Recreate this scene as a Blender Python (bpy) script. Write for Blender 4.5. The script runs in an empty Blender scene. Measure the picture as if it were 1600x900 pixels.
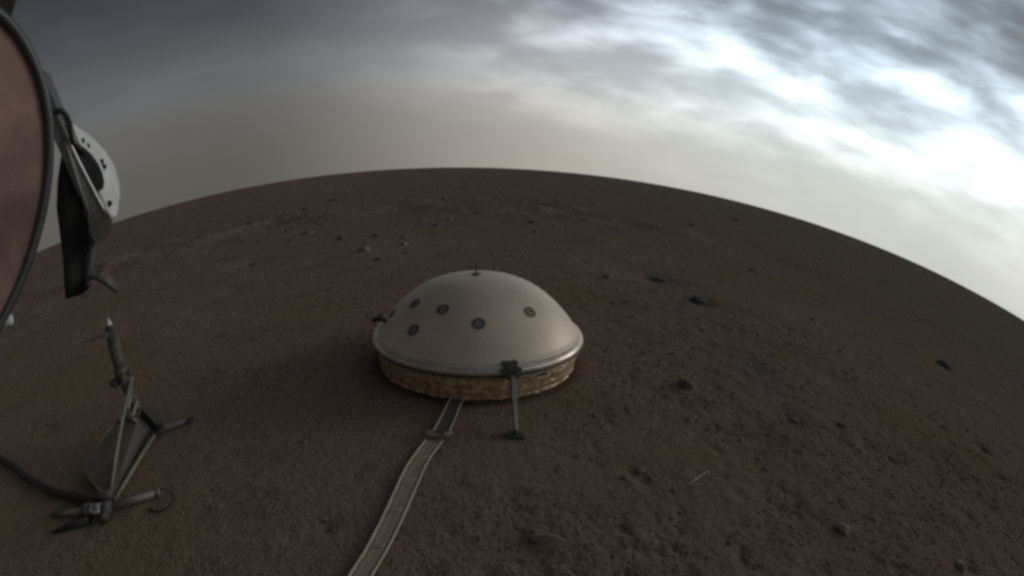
import bpy, bmesh, math, random
import numpy as np
from mathutils import Vector, Matrix, Euler

# ------------------------------------------------------------------ camera
scene = bpy.context.scene
COL = scene.collection
R = math.radians
cam = bpy.data.cameras.new('camera')
camera = bpy.data.objects.new('camera', cam)
COL.objects.link(camera)
scene.camera = camera
CAM_H = 0.68
cam.type = 'PANO'                        # wide fisheye, equidistant, 124 degrees across
cam.panorama_type = 'FISHEYE_LENS_POLYNOMIAL'
cam.fisheye_fov = math.pi
cam.sensor_width = 32
cam.sensor_fit = 'HORIZONTAL'
cam.fisheye_polynomial_k0 = 0
cam.fisheye_polynomial_k1 = -1600 / 739 / 32
cam.fisheye_polynomial_k2 = 0
cam.fisheye_polynomial_k3 = 0
cam.fisheye_polynomial_k4 = 0
cam.shift_y = 309.7 / 900
cam.clip_start = 0.01
cam.clip_end = 20000
camera.matrix_world = Matrix.Translation((0, 0, CAM_H)) @ Matrix.Rotation(R(90 - 38.42), 4, 'X') @ Matrix.Rotation(R(3.58), 4, 'Z')

# ------------------------------------------------------------------ light
SUN_AZ, SUN_EL = 66, 15                  # azimuth clockwise from +Y
world = bpy.data.worlds.new('World')
scene.world = world
world.use_nodes = True
NT = world.node_tree
NT.nodes.clear()

def M(op, *a, nt=None, clamp=False):
    nt = nt or NT
    n = nt.nodes.new('ShaderNodeMath'); n.operation = op; n.use_clamp = clamp
    for i, v in enumerate(a):
        if isinstance(v, (int, float)): n.inputs[i].default_value = v
        else: nt.links.new(v, n.inputs[i])
    return n.outputs[0]

def curve(x, pts, nt=None):              # piecewise smooth scalar curve of x
    nt = nt or NT
    lo, hi = pts[0][0], pts[-1][0]
    mr = nt.nodes.new('ShaderNodeMapRange'); mr.inputs[1].default_value = lo; mr.inputs[2].default_value = hi
    nt.links.new(x, mr.inputs[0])
    cr = nt.nodes.new('ShaderNodeValToRGB'); cr.color_ramp.interpolation = 'B_SPLINE' if len(pts) > 3 else 'EASE'
    e = cr.color_ramp.elements
    while len(e) > 1: e.remove(e[-1])
    for k, (px, v) in enumerate(pts):
        t = (px - lo) / (hi - lo)
        el = e[0] if k == 0 else e.new(t)
        el.position = t
        c = v if isinstance(v, tuple) else (v, v, v)
        el.color = (*c, 1)
    nt.links.new(mr.outputs[0], cr.inputs[0])
    return cr.outputs[0]

tc = NT.nodes.new('ShaderNodeTexCoord')
sep = NT.nodes.new('ShaderNodeSeparateXYZ'); NT.links.new(tc.outputs['Generated'], sep.inputs[0])
dx, dy, dz = sep.outputs
el = M('MULTIPLY', M('ARCSINE', dz), 57.29578)
az = M('ARCTAN2', dx, dy)
horiz = M('SQRT', M('ADD', M('MULTIPLY', dx, dx), M('MULTIPLY', dy, dy)))
cosaz = M('DIVIDE', M('ADD', M('MULTIPLY', dx, math.sin(R(SUN_AZ))), M('MULTIPLY', dy, math.cos(R(SUN_AZ)))), M('MAXIMUM', horiz, 0.02))
A = M('ADD', M('MULTIPLY', curve(cosaz, [(-0.2, 0), (1.0, 1)]), 0.86), 0.168)
E_ = curve(el, [(0, 0.66), (5, 0.72), (9, 0.80), (13, 0.84), (17, 0.66), (22, 0.385), (27, 0.26), (33, 0.17), (45, 0.19), (90, 0.18)])
# cloud streaks: bands lying along the horizon, wavy, brighter cores towards the low sun
def wnoise(sx, sy, sz, scale, detail, rough, dist, off=0.0):
    cb = NT.nodes.new('ShaderNodeCombineXYZ')
    NT.links.new(M('MULTIPLY', az, sx), cb.inputs[0]); NT.links.new(M('ADD', M('MULTIPLY', el, sy), M('MULTIPLY', az, sz)), cb.inputs[1])
    cb.inputs[2].default_value = off
    n = NT.nodes.new('ShaderNodeTexNoise'); n.inputs['Scale'].default_value = scale
    n.inputs['Detail'].default_value = detail; n.inputs['Roughness'].default_value = rough; n.inputs['Distortion'].default_value = dist
    NT.links.new(cb.outputs[0], n.inputs['Vector'])
    return n.outputs[0]
n1 = wnoise(2.3, 0.13, 0.85, 1.35, 3.4, 0.46, 0.10, 3.7)
n2 = wnoise(6.0, 0.26, -0.8, 1.5, 4, 0.5, 0.3, 14.1)
n3 = wnoise(1.2, 0.05, -0.3, 1.3, 4, 0.5, 0.3, 1.3)
fade = curve(el, [(0, 0.0), (4, 0.04), (8, 0.30), (13, 1.0), (60, 1.0)])
cl = M('ADD', M('MULTIPLY', M('SUBTRACT', n1, 0.5), 2.3), M('ADD', M('MULTIPLY', M('SUBTRACT', n2, 0.5), 1.1), M('MULTIPLY', M('SUBTRACT', n3, 0.5), 0.8)))
calm = curve(cosaz, [(0.0, 0.12), (0.72, 1)])
cmul = M('MAXIMUM', M('ADD', M('MULTIPLY', cl, M('MULTIPLY', M('MULTIPLY', fade, calm), 0.24)), 1.0), 0.25)
core_n = M('MULTIPLY', calm, curve(M('ADD', M('MULTIPLY', n1, 0.65), M('MULTIPLY', n2, 0.35)), [(0.38, 0), (0.68, 1)]))
core_e = curve(el, [(3, 0.0), (8, 0.5), (13, 1.0), (17, 1.0), (22, 1.0), (28, 0.38), (40, 0.0)])
cores = M('MULTIPLY', M('MULTIPLY', core_n, core_e), 0.80)
lum = M('MULTIPLY', M('MULTIPLY', A, M('ADD', E_, cores)), cmul)
tint = curve(el, [(0, (0.915, 0.840, 0.745)), (6, (0.890, 0.840, 0.765)), (12, (0.83, 0.85, 0.86)), (22, (0.76, 0.815, 0.93)), (90, (0.76, 0.815, 0.93))])   # times 1.18 below
vm = NT.nodes.new('ShaderNodeVectorMath'); vm.operation = 'SCALE'
cool = NT.nodes.new('ShaderNodeMix'); cool.data_type = 'RGBA'; cool.blend_type = 'MULTIPLY'; cool.inputs[7].default_value = (0.87, 0.975, 1.0, 1)
NT.links.new(curve(cosaz, [(0.25, 0), (0.9, 1)]), cool.inputs[0]); NT.links.new(tint, cool.inputs[6])
NT.links.new(cool.outputs[2], vm.inputs[0]); NT.links.new(lum, vm.inputs['Scale'])
bg_cloud = NT.nodes.new('ShaderNodeBackground'); NT.links.new(vm.outputs[0], bg_cloud.inputs[0]); bg_cloud.inputs[1].default_value = 1.12
sky = NT.nodes.new('ShaderNodeTexSky'); sky.sky_type = 'NISHITA'; sky.sun_disc = False
sky.sun_elevation = R(SUN_EL); sky.sun_rotation = R(SUN_AZ); sky.dust_density = 6; sky.air_density = 1
bg_sky = NT.nodes.new('ShaderNodeBackground'); NT.links.new(sky.outputs[0], bg_sky.inputs[0]); bg_sky.inputs[1].default_value = 0.05
mx = NT.nodes.new('ShaderNodeMixShader'); mx.inputs[0].default_value = 0.97   # the overcast covers nearly all of the sky
NT.links.new(bg_sky.outputs[0], mx.inputs[1]); NT.links.new(bg_cloud.outputs[0], mx.inputs[2])
wo = NT.nodes.new('ShaderNodeOutputWorld'); NT.links.new(mx.outputs[0], wo.inputs[0])

sun = bpy.data.lights.new('sun', 'SUN'); sun.energy = 0.5; sun.angle = R(22); sun.color = (1.0, 0.95, 0.88)
sun_ob = bpy.data.objects.new('sun', sun); COL.objects.link(sun_ob)
sv = Vector((math.sin(R(SUN_AZ)) * math.cos(R(SUN_EL)), math.cos(R(SUN_AZ)) * math.cos(R(SUN_EL)), math.sin(R(SUN_EL))))
sun_ob.rotation_euler = sv.to_track_quat('Z', 'Y').to_euler()

vs = scene.view_settings
vs.view_transform = 'Standard'; vs.look = 'None'; vs.exposure = 0; vs.gamma = 1; vs.use_curve_mapping = False
scene.render.engine = 'CYCLES'
scene.cycles.pixel_filter_type = 'BLACKMAN_HARRIS'
scene.cycles.filter_width = 3.2          # the small lens of the camera is soft
scene.cycles.max_bounces = 5
scene.cycles.use_denoising = False         # a little grain, as from the camera's small sensor

# ------------------------------------------------------------------ helpers
rng = np.random.default_rng(7)
_perm = rng.permutation(1024)
_val = rng.random(1024)

def vnoise(x, y, z=0.0):
    x, y, z = np.broadcast_arrays(np.asarray(x, float), np.asarray(y, float), np.asarray(z, float))
    xi, yi, zi = np.floor(x).astype(int), np.floor(y).astype(int), np.floor(z).astype(int)
    fx, fy, fz = x - xi, y - yi, z - zi
    fx, fy, fz = [f * f * f * (f * (f * 6 - 15) + 10) for f in (fx, fy, fz)]
    def h(a, b, c): return _val[_perm[(_perm[(_perm[a & 1023] + b) & 1023] + c) & 1023]]
    r = 0
    for i in (0, 1):
        for j in (0, 1):
            for k in (0, 1):
                r = r + h(xi + i, yi + j, zi + k) * (fx if i else 1 - fx) * (fy if j else 1 - fy) * (fz if k else 1 - fz)
    return r * 2 - 1

def fbm(x, y, z=0.0, octv=4, gain=0.5):
    a, s, t = 1.0, 0.0, 0.0
    for o in range(octv):
        s = s + a * vnoise(x * 2.03 ** o + 17.3 * o, y * 2.03 ** o - 9.1 * o, z * 2.03 ** o + 3.3 * o); t += a; a *= gain
    return s / t

SEIS = (-0.155, 1.598)
PITS = [  # x, y, radius, depth : hollows seen as darker patches
    (*(3.4348, 2.7905), 0.11, 0.035), (*(0.9454, 3.3998), 0.30, 0.035), (*(1.0935, 2.8360), 0.16, 0.03), (*(0.9773, 1.3186), 0.10, 0.012),
    (*(1.4767, 1.8760), 0.16, 0.015), (*(0.2957, 0.9514), 0.045, 0.006), (*(0.3218, 0.9093), 0.03, 0.005), (*(-1.9028, 1.0693), 0.05, 0.012),
    (*(0.0615, 0.6463), 0.030, 0.004), (*(-0.3876, 0.6810), 0.03, 0.007), (*(1.3539, 0.6022), 0.05, 0.014), (*(2.3302, 1.3993), 0.08, 0.02),
    (*(-2.3953, 3.7640), 0.25, 0.03), (*(0.4941, 0.7099), 0.02, 0.006), (*(0.5575, 0.9537), 0.022, 0.006), (*(1.0031, 1.7480), 0.05, 0.012),
]
def height(x, y):
    x = np.asarray(x, float); y = np.asarray(y, float)
    r = np.hypot(x, y)
    big = fbm(x / 1.9 + 5, y / 1.9, octv=3) * 0.016 * np.clip((r - 0.3) / 2.0, 0, 1)
    wide = fbm(x / 14 + 3.3, y / 14 + 8.2, octv=3) * 0.16 * np.clip((r - 2.5) / 12, 0, 1)
    mound = fbm(x / 22 + 31, y / 22 + 4, octv=3) * 0.22 * np.clip((r - 14) / 30, 0, 1)
    far = mound + fbm(x / 160 + 1.3, y / 160, octv=3) * 1.3 * np.clip((r - 40) / 400, 0, 1)
    # rougher towards the right and the bottom of the view and beyond the rim of the hollow
    az_ = np.arctan2(x, np.maximum(y, 1e-3))
    rough = 0.32 + 0.5 * np.clip((az_ + 0.25) / 0.7, 0, 1) + 0.5 * np.clip((0.9 - r) / 0.4, 0, 1)
    rim = np.clip((r - 5.2 - 1.2 * vnoise(x / 2.2, y / 2.2)) / 2.0, 0, 1)
    rim = rim * (1 - 0.7 * np.clip((az_ - 0.05) / 0.35, 0, 1))
    rough = rough + 3.2 * rim
    f1 = fbm(x / 0.075, y / 0.075 + 40, octv=4, gain=0.66)
    f2 = vnoise(x / 0.05 + 11, y / 0.05)
    fine = (f1 * 0.0058 + np.where(f2 > 0.35, (f2 - 0.35) * 0.007, 0) - np.where(f1 < -0.30, (-0.30 - f1) * 0.016, 0)) * rough
    fine = fine * np.clip(1.5 - r / 45, 0, 1)
    rimh = rim * np.clip((14 - r) / 6, 0, 1) * (0.04 + 0.06 * vnoise(x / 0.7 + 60, y / 0.7) * np.clip((r - 4) / 3, 0, 1))
    z = big + wide + far + fine + rimh
    for (px, py, pr, pd) in PITS:
        q = ((x - px) ** 2 + (y - py) ** 2) / pr ** 2
        z = z - pd * np.exp(-q * 1.6) 
    # level pad below the shield, the tether and the frame on the left
    q = np.hypot(x - SEIS[0], y - SEIS[1])
    z = z * np.clip((q - 0.30) / 0.35, 0.12, 1)
    z = z - 0.012 * np.exp(-((q - 0.335) / 0.035) ** 2)
    return z
def hz(x, y): return float(height(np.array([x]), np.array([y]))[0])

def socket(n, *names):
    for k in names:
        if k in n.inputs: return n.inputs[k]

def material(name, col, rough=0.7, metal=0.0, var=0.0, scale=20.0, col2=None, bump=0.0, bscale=60.0, detail=6, spec=0.5, stretch=None):
    m = bpy.data.materials.new(name); m.use_nodes = True
    nt = m.node_tree; b = nt.nodes['Principled BSDF']
    b.inputs['Roughness'].default_value = rough; b.inputs['Metallic'].default_value = metal
    socket(b, 'Specular IOR Level', 'Specular').default_value = spec
    t = nt.nodes.new('ShaderNodeTexCoord')
    vec = t.outputs['Object']
    if stretch:
        mp = nt.nodes.new('ShaderNodeMapping'); mp.inputs['Scale'].default_value = stretch
        nt.links.new(vec, mp.inputs[0]); vec = mp.outputs[0]
    n = nt.nodes.new('ShaderNodeTexNoise'); n.inputs['Scale'].default_value = scale; n.inputs['Detail'].default_value = detail
    n.inputs['Roughness'].default_value = 0.6
    nt.links.new(vec, n.inputs['Vector'])
    c2 = col2 or tuple(c * (1 - var) for c in col)
    cr = nt.nodes.new('ShaderNodeValToRGB'); e = cr.color_ramp.elements
    e[0].position = 0.32; e[0].color = (*c2, 1); e[1].position = 0.68; e[1].color = (*col, 1)
    nt.links.new(n.outputs[0], cr.inputs[0]); nt.links.new(cr.outputs[0], b.inputs['Base Color'])
    if bump:
        n2 = nt.nodes.new('ShaderNodeTexNoise'); n2.inputs['Scale'].default_value = bscale; n2.inputs['Detail'].default_value = 5
        nt.links.new(vec, n2.inputs['Vector'])
        bp = nt.nodes.new('ShaderNodeBump'); bp.inputs['Strength'].default_value = min(1, bump); bp.inputs['Distance'].default_value = 0.004
        nt.links.new(n2.outputs[0], bp.inputs['Height']); nt.links.new(bp.outputs[0], b.inputs['Normal'])
    return m

def link(name, verts, faces, mat, parent=None, smooth=True, loc=None):
    me = bpy.data.meshes.new(name)
    me.from_pydata([tuple(map(float, v)) for v in verts], [], faces)
    me.polygons.foreach_set('use_smooth', [smooth] * len(me.polygons))
    me.materials.append(mat); me.update()
    o = bpy.data.objects.new(name, me); COL.objects.link(o)
    if loc is not None: o.location = loc
    if parent is not None: o.parent = parent
    return o

def tag(o, label, cat, group=None):
    o['label'] = label; o['category'] = cat
    if group: o['group'] = group
    return o
def thing(name, loc, label, cat, group=None):
    o = bpy.data.objects.new(name, None); COL.objects.link(o); o.location = loc
    o.empty_display_size = 0.05
    return tag(o, label, cat, group)

class MB:
    """collects shapes in world coordinates; build() links them as one mesh below a thing"""
    def __init__(s): s.v = []; s.f = []
    def add(s, v, f):
        k = len(s.v); s.v += [tuple(map(float, p)) for p in v]; s.f += [tuple(i + k for i in q) for q in f]
    def tube(s, pts, rad, n=10, cap=True):
        pts = [Vector(p) for p in pts]; rad = rad if isinstance(rad, (list, tuple)) else [rad] * len(pts)
        v = []; f = []; up = None
        for i, p in enumerate(pts):
            t = (pts[min(i + 1, len(pts) - 1)] - pts[max(i - 1, 0)]).normalized()
            if up is None: up = t.orthogonal().normalized()
            up = (up - t * up.dot(t)).normalized(); sd = t.cross(up)
            for k in range(n):
                a = 2 * math.pi * k / n; v.append(p + (up * math.cos(a) + sd * math.sin(a)) * rad[i])
        for i in range(len(pts) - 1):
            for k in range(n):
                f.append((i * n + k, i * n + (k + 1) % n, (i + 1) * n + (k + 1) % n, (i + 1) * n + k))
        if cap: f.append(tuple(range(n))[::-1]); f.append(tuple((len(pts) - 1) * n + k for k in range(n)))
        s.add(v, f)
    def bar(s, a, b, w, h, up=(0, 0, 1), taper=1.0):
        a, b, up = Vector(a), Vector(b), Vector(up); t = (b - a).normalized()
        sd = t.cross(up).normalized(); u = sd.cross(t).normalized(); v = []
        for p, kk in ((a, 1.0), (b, taper)):
            for (x, y) in ((-1, -1), (1, -1), (1, 1), (-1, 1)):
                v.append(p + sd * x * w / 2 * kk + u * y * h / 2 * kk)
        s.add(v, [(3, 2, 1, 0), (4, 5, 6, 7), (0, 1, 5, 4), (1, 2, 6, 5), (2, 3, 7, 6), (3, 0, 4, 7)])
    def plate(s, pts, th, n=None):
        """polygon with thickness th along its own normal"""
        P = [Vector(p) for p in pts]
        if n is None:
            n = Vector((0, 0, 0))
            for i in range(len(P)): n += P[i].cross(P[(i + 1) % len(P)])
        n = Vector(n).normalized(); k = len(P)
        v = [p + n * th / 2 for p in P] + [p - n * th / 2 for p in P]
        s.add(v, [tuple(range(k)), tuple(range(2 * k - 1, k - 1, -1))] + [(i, i + k, (i + 1) % k + k, (i + 1) % k) for i in range(k)])
    def disc(s, c, n, r, th, seg=24, r_in=0.0, axes=None, a0=0.0, a1=2 * math.pi):
        c, n = Vector(c), Vector(n).normalized(); u = n.orthogonal().normalized() if axes is None else Vector(axes); w = n.cross(u)
        v = []; f = []
        for i in range(seg):
            a = 2 * math.pi * i / seg; d = u * math.cos(a) + w * math.sin(a)
            v += [c + d * r - n * th / 2, c + d * r + n * th / 2, c + d * r_in + n * th / 2, c + d * r_in - n * th / 2]
        for i in range(seg):
            j = (i + 1) % seg
            for k in range(4):
                if r_in == 0 and k == 2: continue
                f.append((i * 4 + k, j * 4 + k, j * 4 + (k + 1) % 4, i * 4 + (k + 1) % 4))
        s.add(v, f)
    def lathe(s, c, prof, seg=96, fn=None, n=(0, 0, 1)):
        c = Vector(c); n = Vector(n).normalized()
        q = Vector((0, 0, 1)).rotation_difference(n)
        v = []; f = []
        for i in range(seg):
            a = 2 * math.pi * i / seg
            for k, (r, z) in enumerate(prof):
                rr = fn(r, z, a) if fn else r
                v.append(c + q @ Vector((rr * math.cos(a), rr * math.sin(a), z)))
        m = len(prof)
        for i in range(seg):
            for k in range(m - 1):
                f.append((i * m + k, ((i + 1) % seg) * m + k, ((i + 1) % seg) * m + k + 1, i * m + k + 1))
        s.add(v, f)
    def build(s, name, mat, parent=None, smooth=False, fix=True):
        o0 = Vector(parent_origin(parent)) if parent is not None else Vector((0, 0, 0))
        o = link(name, [Vector(p) - o0 for p in s.v], s.f, mat, parent, smooth)
        if fix:
            bm = bmesh.new(); bm.from_mesh(o.data); bmesh.ops.remove_doubles(bm, verts=bm.verts, dist=1e-6)
            bmesh.ops.recalc_face_normals(bm, faces=bm.faces); bm.to_mesh(o.data); bm.free()
        return o
def parent_origin(p):
    v = Vector((0, 0, 0))
    while p is not None: v += Vector(p.location); p = p.parent
    return v

def sm(pts, n=8):
    """smooth a polyline (Catmull-Rom)"""
    P = [Vector(p) for p in pts]; out = []
    for i in range(len(P) - 1):
        p0, p1, p2, p3 = P[max(i - 1, 0)], P[i], P[i + 1], P[min(i + 2, len(P) - 1)]
        for k in range(n):
            t = k / n
            out.append(0.5 * ((2 * p1) + (p2 - p0) * t + (2 * p0 - 5 * p1 + 4 * p2 - p3) * t * t + (3 * p1 - p0 - 3 * p2 + p3) * t ** 3))
    return out + [P[-1]]

# ------------------------------------------------------------------ ground
FLARE0, FLARE1 = (1.0041, 3.4367), (0.9594, 1.2315)     # faint bluish lens flare veil, painted into the soil colour
def ground_material():
    m = bpy.data.materials.new('soil'); m.use_nodes = True; nt = m.node_tree; b = nt.nodes['Principled BSDF']
    b.inputs['Roughness'].default_value = 0.95; socket(b, 'Specular IOR Level', 'Specular').default_value = 0.0
    t = nt.nodes.new('ShaderNodeTexCoord')
    def noise(scale, detail=5, rough=0.6):
        n = nt.nodes.new('ShaderNodeTexNoise'); n.inputs['Scale'].default_value = scale; n.inputs['Detail'].default_value = detail; n.inputs['Roughness'].default_value = rough
        nt.links.new(t.outputs['Object'], n.inputs['Vector']); return n.outputs[0]
    def ramp(x, stops):
        cr = nt.nodes.new('ShaderNodeValToRGB'); e = cr.color_ramp.elements
        while len(e) > 1: e.remove(e[-1])
        for k, (p_, c) in enumerate(stops):
            q = e[0] if k == 0 else e.new(p_); q.position = p_; q.color = (*c, 1)
        nt.links.new(x, cr.inputs[0]); return cr.outputs[0]
    def mix(fac, a, c, mode='MIX'):
        n = nt.nodes.new('ShaderNodeMix'); n.data_type = 'RGBA'; n.blend_type = mode
        if isinstance(fac, float): n.inputs[0].default_value = fac
        else: nt.links.new(fac, n.inputs[0])
        for k, s_ in ((6, a), (7, c)):
            if isinstance(s_, tuple): n.inputs[k].default_value = (*s_, 1)
            else: nt.links.new(s_, n.inputs[k])
        return n.outputs[2]
    sp = nt.nodes.new('ShaderNodeSeparateXYZ'); nt.links.new(t.outputs['Object'], sp.inputs[0])
    rr = M('SQRT', M('ADD', M('MULTIPLY', sp.outputs[0], sp.outputs[0], nt=nt), M('MULTIPLY', sp.outputs[1], sp.outputs[1], nt=nt), nt=nt), nt=nt)
    # pale dust in the hollow around the lander, redder coarse soil from its rim outwards
    edge = M('ADD', rr, M('MULTIPLY', M('SUBTRACT', noise(0.45, 4), 0.5, nt=nt), 5.0, nt=nt), nt=nt)
    f = nt.nodes.new('ShaderNodeMapRange'); f.inputs[1].default_value = 4.2; f.inputs[2].default_value = 6.6; f.interpolation_type = 'SMOOTHSTEP'
    nt.links.new(edge, f.inputs[0])
    olive = mix(ramp(noise(0.55, 3), [(0.42, (0, 0, 0)), (0.60, (1, 1, 1))]), (0.295, 0.202, 0.159), (0.270, 0.199, 0.139))
    far_c = mix(ramp(noise(0.12, 4), [(0.40, (0, 0, 0)), (0.62, (1, 1, 1))]), (0.278, 0.187, 0.156), (0.281, 0.196, 0.160))
    base = mix(f.outputs[0], olive, far_c)
    gr = nt.nodes.new('ShaderNodeMapRange'); gr.inputs[1].default_value = 2.0; gr.inputs[2].default_value = 6.0; gr.inputs[4].default_value = 0.8; gr.interpolation_type = 'SMOOTHSTEP'
    nt.links.new(M('ADD', sp.outputs[0], M('MULTIPLY', M('SUBTRACT', noise(0.5, 4), 0.5, nt=nt), 4.0, nt=nt), nt=nt), gr.inputs[0])
    base = mix(gr.outputs[0], base, (0.239, 0.199, 0.163))
    ax_, ay_ = FLARE0; bx_, by_ = FLARE1; ln_ = math.hypot(bx_ - ax_, by_ - ay_); ux_, uy_ = (bx_ - ax_) / ln_, (by_ - ay_) / ln_
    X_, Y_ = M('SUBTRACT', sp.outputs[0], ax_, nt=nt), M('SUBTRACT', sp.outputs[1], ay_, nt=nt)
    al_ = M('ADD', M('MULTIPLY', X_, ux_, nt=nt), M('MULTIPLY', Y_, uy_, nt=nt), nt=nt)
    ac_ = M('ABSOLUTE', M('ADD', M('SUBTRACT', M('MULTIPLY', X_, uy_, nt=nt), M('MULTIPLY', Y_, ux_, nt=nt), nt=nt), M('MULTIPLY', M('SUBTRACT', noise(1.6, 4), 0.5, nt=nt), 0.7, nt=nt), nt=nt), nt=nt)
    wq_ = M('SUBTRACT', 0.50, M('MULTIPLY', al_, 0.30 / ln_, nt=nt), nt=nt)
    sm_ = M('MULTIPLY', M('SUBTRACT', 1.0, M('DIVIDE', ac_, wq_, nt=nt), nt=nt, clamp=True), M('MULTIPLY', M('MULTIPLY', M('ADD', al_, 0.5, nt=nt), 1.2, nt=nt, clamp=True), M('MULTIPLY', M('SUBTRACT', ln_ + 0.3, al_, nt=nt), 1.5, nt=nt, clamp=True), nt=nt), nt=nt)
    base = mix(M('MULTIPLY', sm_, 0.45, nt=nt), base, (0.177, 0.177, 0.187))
    ochre = ramp(noise(1.1, 5, 0.6), [(0.48, (0, 0, 0)), (0.66, (1, 1, 1))])
    base = mix(M('MULTIPLY', ochre, 0.5, nt=nt), base, (0.270, 0.190, 0.111))
    patch = ramp(noise(3.0, 6, 0.65), [(0.28, (0.72, 0.73, 0.74)), (0.48, (0.95, 0.95, 0.95)), (0.75, (1.0, 0.99, 0.96))])
    grain = ramp(noise(95, 5, 0.75), [(0.30, (0.52, 0.52, 0.53)), (0.46, (0.86, 0.87, 0.88)), (0.68, (1.0, 0.99, 0.97))])
    pit_shade = ramp(noise(38, 4, 0.75), [(0.30, (0.40, 0.40, 0.42)), (0.40, (1, 1, 1)), (1.0, (1, 1, 1))])  # shade inside small pits, painted as dark flecks
    c = mix(1.0, base, patch, 'MULTIPLY'); c = mix(1.0, c, grain, 'MULTIPLY'); c = mix(0.8, c, pit_shade, 'MULTIPLY')
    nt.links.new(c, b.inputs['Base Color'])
    bp = nt.nodes.new('ShaderNodeBump'); bp.inputs['Strength'].default_value = 1.0; bp.inputs['Distance'].default_value = 0.010
    nt.links.new(M('ADD', noise(70, 6, 0.7), M('MULTIPLY', noise(20, 5, 0.65), 1.6, nt=nt), nt=nt), bp.inputs['Height'])
    nt.links.new(bp.outputs[0], b.inputs['Normal'])
    return m
SOIL = ground_material()

azs = np.concatenate([np.linspace(-78, 78, 560), np.linspace(78, 282, 60)[1:-1]])
rs = np.concatenate([[0.02, 0.08, 0.16, 0.24], np.geomspace(0.30, 30, 600), np.geomspace(30, 9000, 90)[1:]])
AZ, RR = np.meshgrid(np.radians(azs), rs)
GX, GY = RR * np.sin(AZ), RR * np.cos(AZ)
GZ = height(GX, GY)
na, nr = len(azs), len(rs)
V = np.stack([GX.ravel(), GY.ravel(), GZ.ravel()], 1)
ii = (np.arange(nr - 1)[:, None] * na + np.arange(na)[None]); jj = (np.arange(nr - 1)[:, None] * na + (np.arange(na)[None] + 1) % na)
quads = np.stack([ii, ii + na, jj + na, jj], -1).reshape(-1, 4)[:, ::-1]
me = bpy.data.meshes.new('ground')
me.vertices.add(len(V) + 1); me.vertices.foreach_set('co', np.vstack([V, [[0, 0, GZ[0].mean()]]]).ravel())
tri = np.stack([np.full(na, len(V)), np.arange(na), (np.arange(na) + 1) % na], 1)[:, ::-1]
loops = np.concatenate([quads.ravel(), tri.ravel()])
me.loops.add(len(loops)); me.loops.foreach_set('vertex_index', loops.astype(np.int32))
me.polygons.add(len(quads) + len(tri))
me.polygons.foreach_set('loop_start', np.concatenate([np.arange(len(quads)) * 4, len(quads) * 4 + np.arange(len(tri)) * 3]).astype(np.int32))
me.polygons.foreach_set('use_smooth', np.ones(len(quads) + len(tri), bool))
me.update(calc_edges=True); me.validate()
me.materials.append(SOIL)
ground = bpy.data.objects.new('ground', me); COL.objects.link(ground); ground['kind'] = 'structure'
if me.polygons[1000].normal.z < 0: me.flip_normals()

# ------------------------------------------------------------------ rocks and pebbles
ICO = {}
def ico(sub):
    if sub not in ICO:
        bm = bmesh.new(); bmesh.ops.create_icosphere(bm, subdivisions=sub, radius=1)
        ICO[sub] = (np.array([v.co[:] for v in bm.verts]), [tuple(v.index for v in f.verts) for f in bm.faces]); bm.free()
    return ICO[sub]
def rock_shape(seed, w, d, h, sub=3, cuts=7, rough=0.16):
    g = np.random.default_rng(seed); v, f = ico(sub); v = v.copy()
    for _ in range(cuts):                     # flat broken faces
        n = g.normal(size=3); n /= np.linalg.norm(n); lim = g.uniform(0.55, 0.9)
        s = v @ n; v = v - np.outer(np.maximum(s - lim, 0), n)
    o = g.uniform(0, 50, 3)
    k = 1 + rough * fbm(v[:, 0] * 1.7 + o[0], v[:, 1] * 1.7 + o[1], v[:, 2] * 1.7 + o[2], octv=3)
    return v * k[:, None] * np.array([w / 2, d / 2, h / 2]), f

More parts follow.
